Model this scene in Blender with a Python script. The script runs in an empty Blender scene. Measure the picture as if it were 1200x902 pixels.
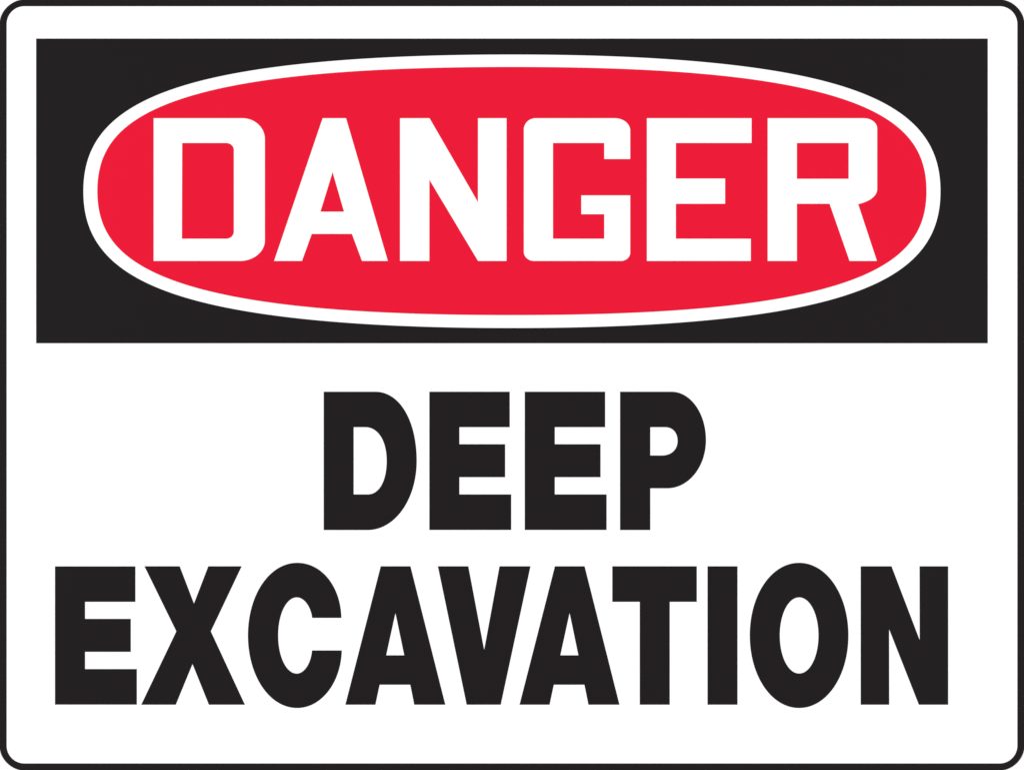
import bpy, math
from math import comb
from mathutils.geometry import tessellate_polygon

# ---------------------------------------------------------------- scale
# The sign is 0.6 m wide; artwork is laid out in units of 0.5 mm, origin top left of the sign.
W, H = 1200.0, 902.0
U = 0.0005
UZ = U * (1200.0 * 769.0 / 1024.0) / 902.0
def X(x): return (x - W / 2) * U
def Z(y): return (H / 2 - y) * UZ

scene = bpy.context.scene
col = scene.collection

# ---------------------------------------------------------------- materials
def matte(name, rgb, rough, spec=0.1, mottle=0.006, scale=60.0):
    """ink / paint with a faint procedural unevenness in tone and gloss"""
    m = bpy.data.materials.new(name)
    m.use_nodes = True
    nt = m.node_tree
    b = nt.nodes['Principled BSDF']
    tc = nt.nodes.new('ShaderNodeTexCoord')
    n = nt.nodes.new('ShaderNodeTexNoise')
    n.inputs['Scale'].default_value = scale
    n.inputs['Detail'].default_value = 4.0
    nt.links.new(tc.outputs['Object'], n.inputs['Vector'])
    mx = nt.nodes.new('ShaderNodeMix')
    mx.data_type = 'RGBA'
    lo = [c * (1 - mottle) for c in rgb] + [1]
    hi = [c * (1 + mottle) for c in rgb] + [1]
    mx.inputs[6].default_value = lo
    mx.inputs[7].default_value = hi
    nt.links.new(n.outputs['Fac'], mx.inputs[0])
    nt.links.new(mx.outputs[2], b.inputs['Base Color'])
    mr = nt.nodes.new('ShaderNodeMapRange')
    mr.inputs['To Min'].default_value = rough - 0.015
    mr.inputs['To Max'].default_value = rough + 0.015
    nt.links.new(n.outputs['Fac'], mr.inputs['Value'])
    nt.links.new(mr.outputs['Result'], b.inputs['Roughness'])
    b.inputs['Specular IOR Level'].default_value = spec
    return m

WHITE = matte('white_plastic', (0.86, 0.86, 0.86), 0.5)
WHITE_INK = matte('white_ink', (0.86, 0.86, 0.86), 0.55)
BLACK = matte('black_ink', (0.0082, 0.0060, 0.0066), 0.6, mottle=0.003)
RED = matte('red_ink', (0.69, 0.0033, 0.0278), 0.6, mottle=0.003)
PAINT = matte('white_wall_paint', (0.88, 0.88, 0.88), 0.7, mottle=0.01, scale=14.0)

# ---------------------------------------------------------------- outlines (all in artwork units)
def arc(p0, p1, corner, k=0.5523, n=24):
    """quarter-oval from p0 to p1 bending towards corner, p0 left out"""
    c0 = [p0[i] + (corner[i] - p0[i]) * k for i in (0, 1)]
    c1 = [p1[i] + (corner[i] - p1[i]) * k for i in (0, 1)]
    return bez(p0, c0, c1, p1, n)

def bez(p0, c0, c1, p1, n=24):
    out = []
    for s in range(1, n + 1):
        t = s / n
        out.append(tuple((1-t)**3*p0[i] + 3*t*(1-t)**2*c0[i] + 3*t*t*(1-t)*c1[i] + t**3*p1[i] for i in (0, 1)))
    return out

def rounded(x0, y0, x1, y1, r, n=20):
    p = []
    for cx, cy, a in ((x0+r, y0+r, 180), (x1-r, y0+r, 270), (x1-r, y1-r, 0), (x0+r, y1-r, 90)):
        for s in range(n + 1):
            th = math.radians(a + 90.0 * s / n)
            p.append((cx + r * math.cos(th), cy + r * math.sin(th)))
    return p

def oval(cx, cy, a, b, x1, x2, y2, x3, y3, y4, n=90):
    ctrl = [(0, b), (x1, b), (x2, y2), (x3, y3), (a, y4), (a, 0)]
    q = []
    for s in range(n + 1):
        t = s / n
        q.append(tuple(sum(comb(5, i) * t**i * (1-t)**(5-i) * ctrl[i][k] for i in range(6)) for k in (0, 1)))
    top_right = [(cx + x, cy - y) for x, y in q]
    bot_right = [(cx + x, cy + y) for x, y in reversed(q[:-1])]
    bot_left = [(cx - x, cy + y) for x, y in q[1:]]
    top_left = [(cx - x, cy - y) for x, y in reversed(q[1:-1])]
    return top_right + bot_right + bot_left + top_left

def area(p):
    return 0.5 * sum(p[i][0] * p[(i+1) % len(p)][1] - p[(i+1) % len(p)][0] * p[i][1] for i in range(len(p)))

def spread(lp, d):
    """ink spread: a loop pushed out (outline) or in (hole) by d along its mitred normals; material lies on its left"""
    out, n = [], len(lp)
    for i in range(n):
        (ax, ay), (bx, by), (cx, cy) = lp[i - 1], lp[i], lp[(i + 1) % n]
        l1, l2 = math.hypot(bx - ax, by - ay), math.hypot(cx - bx, cy - by)
        if l1 < 1e-9 or l2 < 1e-9:
            out.append((bx, by))
            continue
        n1, n2 = ((by - ay) / l1, -(bx - ax) / l1), ((cy - by) / l2, -(cx - bx) / l2)
        k = d / max(0.35, 1 + n1[0] * n2[0] + n1[1] * n2[1])
        out.append((bx + (n1[0] + n2[0]) * k, by + (n1[1] + n2[1]) * k))
    return out

def solid(name, loops, mat, back, front, parent=None, label=None, closed=False, grow=0.0):
    """one mesh: outline (+ holes) with real thickness from depth back to depth front (metres off the wall)"""
    L = []
    for i, lp in enumerate(loops):
        lp = [(X(x), Z(y)) for x, y in lp]
        if (area(lp) > 0) != (i == 0):
            lp = lp[::-1]
        L.append(spread(lp, grow * U) if grow else lp)
    flat = [p for lp in L for p in lp]
    n = len(flat)
    verts = [(x, -front, z) for x, z in flat] + [(x, -back, z) for x, z in flat]
    faces = []
    for t in tessellate_polygon([[(x, z, 0.0) for x, z in lp] for lp in L]):
        a, b, c = (flat[i] for i in t)
        s = (b[0]-a[0])*(c[1]-a[1]) - (b[1]-a[1])*(c[0]-a[0])
        if abs(s) < 1e-14:
            continue
        t = t if s > 0 else (t[0], t[2], t[1])
        faces.append(tuple(t))
        if closed:
            faces.append((t[0] + n, t[2] + n, t[1] + n))
    base = 0
    for lp in L:
        m = len(lp)
        for i in range(m):
            j = (i + 1) % m
            faces.append((base + j, base + i, base + i + n, base + j + n))
        base += m
    me = bpy.data.meshes.new(name)
    me.from_pydata(verts, [], faces)
    me.materials.append(mat)
    me.update()
    o = bpy.data.objects.new(name, me)
    col.objects.link(o)
    if parent is not None:
        o.parent = parent
    if label:
        o['label'] = label
    return o

def empty(name, parent=None):
    o = bpy.data.objects.new(name, None)
    o.empty_display_size = 0.05
    col.objects.link(o)
    if parent is not None:
        o.parent = parent
    return o

# ---------------------------------------------------------------- wall behind the sign
wall = solid('wall', [[(-3400, -3400), (4600, -3400), (4600, 4300), (-3400, 4300)]], PAINT, -0.12, 0.0, closed=True)
wall['kind'] = 'structure'
wall['label'] = 'plain white wall showing only past the rounded corners of the sign'

# ---------------------------------------------------------------- the sign
sign = empty('warning_sign')
sign['label'] = 'white rectangular warning sign with black border reading DANGER DEEP EXCAVATION'
sign['category'] = 'sign'

T0, T1, T2, T3, T4 = 0.0, 0.0008, 0.00086, 0.00092, 0.00098
panel_edge = rounded(-0.8, -0.8, 1200.8, 902.9, 31.3)
solid('panel', [panel_edge], WHITE, T0, T1, sign, closed=True)
solid('border', [panel_edge, rounded(7.6, 7.1, 1192.4, 894.5, 21.0)], BLACK, T1, T2, sign, grow=0.18)

oval_outer = oval(599.9, 224.1, 502.27, 160.27, 239.6, 309.31, 141.48, 459.21, 133.03, 75.59)
oval_inner = oval(599.9, 223.8, 485.75, 145.3, 239.49, 364.89, 129.55, 448.96, 100.26, 66.17)
header = solid('header_panel', [[(42.5, 45.3), (1157.4, 45.3), (1157.4, 402.0), (42.5, 402.0)]], BLACK, T1, T2, sign, grow=0.18)
solid('oval_rim', [oval_outer, oval_inner], WHITE_INK, T2, T3, header, grow=-0.16)
solid('oval', [oval_inner], RED, T2, T3 - 0.00001, header, grow=0.3)

# --- DANGER, white letters on the red oval
a, z = 138.4, 305.8
def letter(loops, ch, parent, mat, back, front):
    tone = 'white' if mat is WHITE_INK else 'black'
    return solid('letter', loops, mat, back, front, parent, '%s capital letter %s' % (tone, ch),
                 grow=-0.14 if tone == 'white' else 0.18)

head = empty('headline', sign)
head['label'] = 'word DANGER in white block capitals on the red oval'
HW = dict(parent=head, mat=WHITE_INK, back=T3 - 0.00001, front=T4)

letter([[(180.0, a), (284.0, a)] + arc((284.0, a), (310.5, 163.0), (310.5, a)) + [(310.5, 281.5)]
        + arc((310.5, 281.5), (281.0, z), (310.5, z)) + [(180.0, z)],
        [(213.6, 167.6), (265.2, 167.6)] + arc((265.2, 167.6), (274.0, 175.8), (274.0, 167.6), n=12) + [(274.0, 271.2)]
        + arc((274.0, 271.2), (265.2, 279.6), (274.0, 279.6), n=12) + [(213.3, 279.6)]], 'D', **HW)
letter([[(378.1, a), (405.6, a), (454.6, z), (424.2, z), (412.4, 274.1), (365.4, 274.1), (353.9, z), (321.1, z)],
        [(389.8, 201.6), (403.1, 247.9), (375.6, 247.9)]], 'A', **HW)
letter([[(468.7, a), (503.4, a), (560.1, 236.9), (560.1, a), (593.7, a), (593.7, z), (560.2, z),
         (503.2, 210.5), (503.2, z), (468.7, z)]], 'N', **HW)
letter([[(628.0, a), (720.5, a)] + arc((720.5, a), (738.6, 153.0), (738.6, a)) + [(738.6, 186.4), (708.0, 186.4),
        (708.0, 167.6), (648.1, 167.6), (648.1, 279.6), (708.0, 279.6), (708.0, 251.0), (681.1, 251.0),
        (681.1, 228.8), (738.6, 228.8), (738.6, 295.8)] + arc((738.6, 295.8), (727.5, z), (738.6, z))
        + [(626.0, z)] + arc((626.0, z), (613.8, 295.0), (613.8, z)) + [(613.8, 151.5)]
        + arc((613.8, 151.5), (628.0, a), (613.8, a))[:-1]], 'G', **HW)
letter([[(758.0, a), (880.8, a), (880.8, 167.6), (792.1, 167.6), (792.1, 209.1), (849.8, 209.1), (849.8, 238.8),
         (792.1, 238.8), (792.1, 279.6), (879.9, 279.6), (879.9, z), (758.0, z)]], 'E', **HW)
letter([[(899.5, a), (1012.0, a)] + arc((1012.0, a), (1028.0, 150.5), (1028.0, a)) + [(1028.0, 221.5)]
        + bez((1028.0, 221.5), (1028.0, 229.5), (1019.0, 236.3), (1005.7, 239.2))
        + [(1027.7, z), (995.5, z), (972.1, 238.8), (933.9, 238.8), (933.9, z), (899.5, z)],
        [(933.9, 167.6), (994.4, 167.6), (994.4, 209.4), (933.9, 209.4)]], 'R', **HW)

# --- DEEP, black letters
def letter_e(x, y, parent_kw):
    letter([[(x + 0, y), (x + 93.9, y), (x + 93.9, y + 41.3), (x + 34.9, y + 41.3), (x + 34.9, y + 61.5),
             (x + 88.5, y + 61.5), (x + 88.5, y + 99.9), (x + 34.9, y + 99.9), (x + 34.9, y + 120.3),
             (x + 95.6, y + 120.3), (x + 95.6, y + 161.7), (x, y + 161.7)]], 'E', **parent_kw)

deep = empty('message_line', sign)
deep['label'] = 'word DEEP in heavy black capitals on white'
DW = dict(parent=deep, mat=BLACK, back=T1, front=T2)
a, z = 459.0, 620.8
letter([[(379.5, a), (440.0, a)] + arc((440.0, a), (488.2, 540.0), (488.2, a), k=0.585)
        + arc((488.2, 540.0), (431.0, z), (488.2, z), k=0.555) + [(379.5, z)],
        [(414.3, 500.3), (428.0, 500.3)] + arc((428.0, 500.3), (453.3, 540.0), (453.3, 500.3), k=0.6)
        + arc((453.3, 540.0), (431.0, 579.3), (453.3, 579.3), k=0.6) + [(414.3, 579.3)]], 'D', **DW)
letter_e(503.3, a, DW)
letter_e(615.1, a, DW)
letter([[(726.8, a), (787.0, a)] + arc((787.0, a), (827.2, 515.5), (827.2, a))
        + arc((827.2, 515.5), (782.0, 571.9), (827.2, 571.9)) + [(761.9, 571.9), (761.9, z), (726.8, z)],
        [(761.9, 500.3), (779.5, 500.3)] + arc((779.5, 500.3), (794.2, 516.5), (794.2, 500.3), k=0.6)
        + arc((794.2, 516.5), (775.5, 533.7), (794.2, 533.7), k=0.6) + [(761.9, 533.7)]], 'P', **DW)

# --- EXCAVATION
exc = empty('message_line', sign)
exc['label'] = 'word EXCAVATION in heavy black capitals along the bottom'
EW = dict(parent=exc, mat=BLACK, back=T1, front=T2)
a, z = 663.5, 825.4
letter_e(64.6, a + 0.1, EW)
letter([[(169.5, a), (210.5, a), (227.3, 707.3), (244.2, a), (283.0, a), (246.9, 739.6), (286.8, z), (244.9, z),
         (225.6, 777.6), (205.9, z), (165.7, z), (206.8, 739.6)]], 'X', **EW)
cy = 744.3
letter([arc((399.9, 723.7), (348.2, 659.4), (398.6, 659.4), k=0.57, n=32) + arc((348.2, 659.4), (290.7, cy), (290.7, 659.4), k=0.56, n=32)
        + arc((290.7, cy), (348.2, 829.3), (290.7, 829.3), k=0.56, n=32) + arc((348.2, 829.3), (400.4, 762.1), (398.6, 829.3), k=0.56, n=32)
        + [(365.8, 762.1)] + arc((365.8, 762.1), (347.8, 789.2), (363.5, 789.2), k=0.56) + arc((347.8, 789.2), (325.8, cy), (325.8, 789.2), k=0.56)
        + arc((325.8, cy), (347.8, 699.7), (325.8, 699.7), k=0.56) + arc((347.8, 699.7), (366.0, 723.7), (363.0, 699.7), k=0.56)
        + [(399.9, 723.7)]], 'C', **EW)
def letter_a(dx):
    letter([[(446.3 + dx, a), (480.9 + dx, a), (521.7 + dx, z), (485.6 + dx, z), (480.9 + dx, 802.0), (444.8 + dx, 802.0),
             (439.8 + dx, z), (404.9 + dx, z)],
            [(463.4 + dx, 718.0), (473.9 + dx, 767.8), (452.4 + dx, 767.8)]], 'A', **EW)
letter_a(0)
letter([[(513.3, a), (548.7, a), (567.4, 761.4), (585.5, a), (621.5, a), (586.7, z), (547.0, z)]], 'V', **EW)
letter_a(204.1)
letter([[(717.7, a), (816.4, a), (816.4, 704.9), (784.7, 704.9), (784.7, z), (749.9, z), (749.9, 704.9), (717.7, 704.9)]], 'T', **EW)
letter([[(829.3, a), (864.1, a), (864.1, z), (829.3, z)]], 'I', **EW)
def ring(x0, y0, x1, y1, k=0.56, n=32):
    cx, cy_ = (x0 + x1) / 2, (y0 + y1) / 2
    return (arc((cx, y0), (x1, cy_), (x1, y0), k, n) + arc((x1, cy_), (cx, y1), (x1, y1), k, n)
            + arc((cx, y1), (x0, cy_), (x0, y1), k, n) + arc((x0, cy_), (cx, y0), (x0, y0), k, n))
letter([ring(878.8, 659.4, 994.1, 829.3), ring(913.7, 699.7, 959.3, 789.1)], 'O', **EW)
letter([[(1008.8, a), (1044.7, a), (1077.8, 749.9), (1077.8, a), (1111.0, a), (1111.0, z), (1076.9, z),
         (1041.9, 737.0), (1041.9, z), (1008.8, z)]], 'N', **EW)

# ---------------------------------------------------------------- light: two large soft lamps either side, pale room light
def lamp(x, y, zz, power):
    ld = bpy.data.lights.new('softbox', 'AREA')
    ld.shape = 'RECTANGLE'
    ld.size = 2.0
    ld.size_y = 2.4
    ld.energy = power
    o = bpy.data.objects.new('softbox', ld)
    col.objects.link(o)
    o.location = (x, y, zz)
    from mathutils import Vector
    o.rotation_euler = (Vector((0, 0, 0)) - o.location).to_track_quat('-Z', 'Y').to_euler()
    return o
POWER = 62.0
lamp(-2.3, -2.3, 0.2, POWER)
lamp(2.3, -2.3, 0.2, POWER)

w = bpy.data.worlds.new('World')
scene.world = w
w.use_nodes = True
bg = w.node_tree.nodes['Background']
bg.inputs['Color'].default_value = (1, 1, 1, 1)
bg.inputs['Strength'].default_value = 0.5

# ---------------------------------------------------------------- camera
cd = bpy.data.cameras.new('camera')
cd.sensor_fit = 'HORIZONTAL'
cd.sensor_width = 36.0
cd.lens = 85.0
cd.clip_start = 0.05
cd.clip_end = 50.0
cam = bpy.data.objects.new('camera', cd)
col.objects.link(cam)
cam.location = (0, -(T2 + W * U * 85.0 / 36.0), 0)
cam.rotation_euler = (math.radians(90), 0, 0)
scene.camera = cam

scene.view_settings.view_transform = 'Standard'
scene.view_settings.look = 'None'
scene.view_settings.exposure = 0.0
scene.view_settings.gamma = 1.0
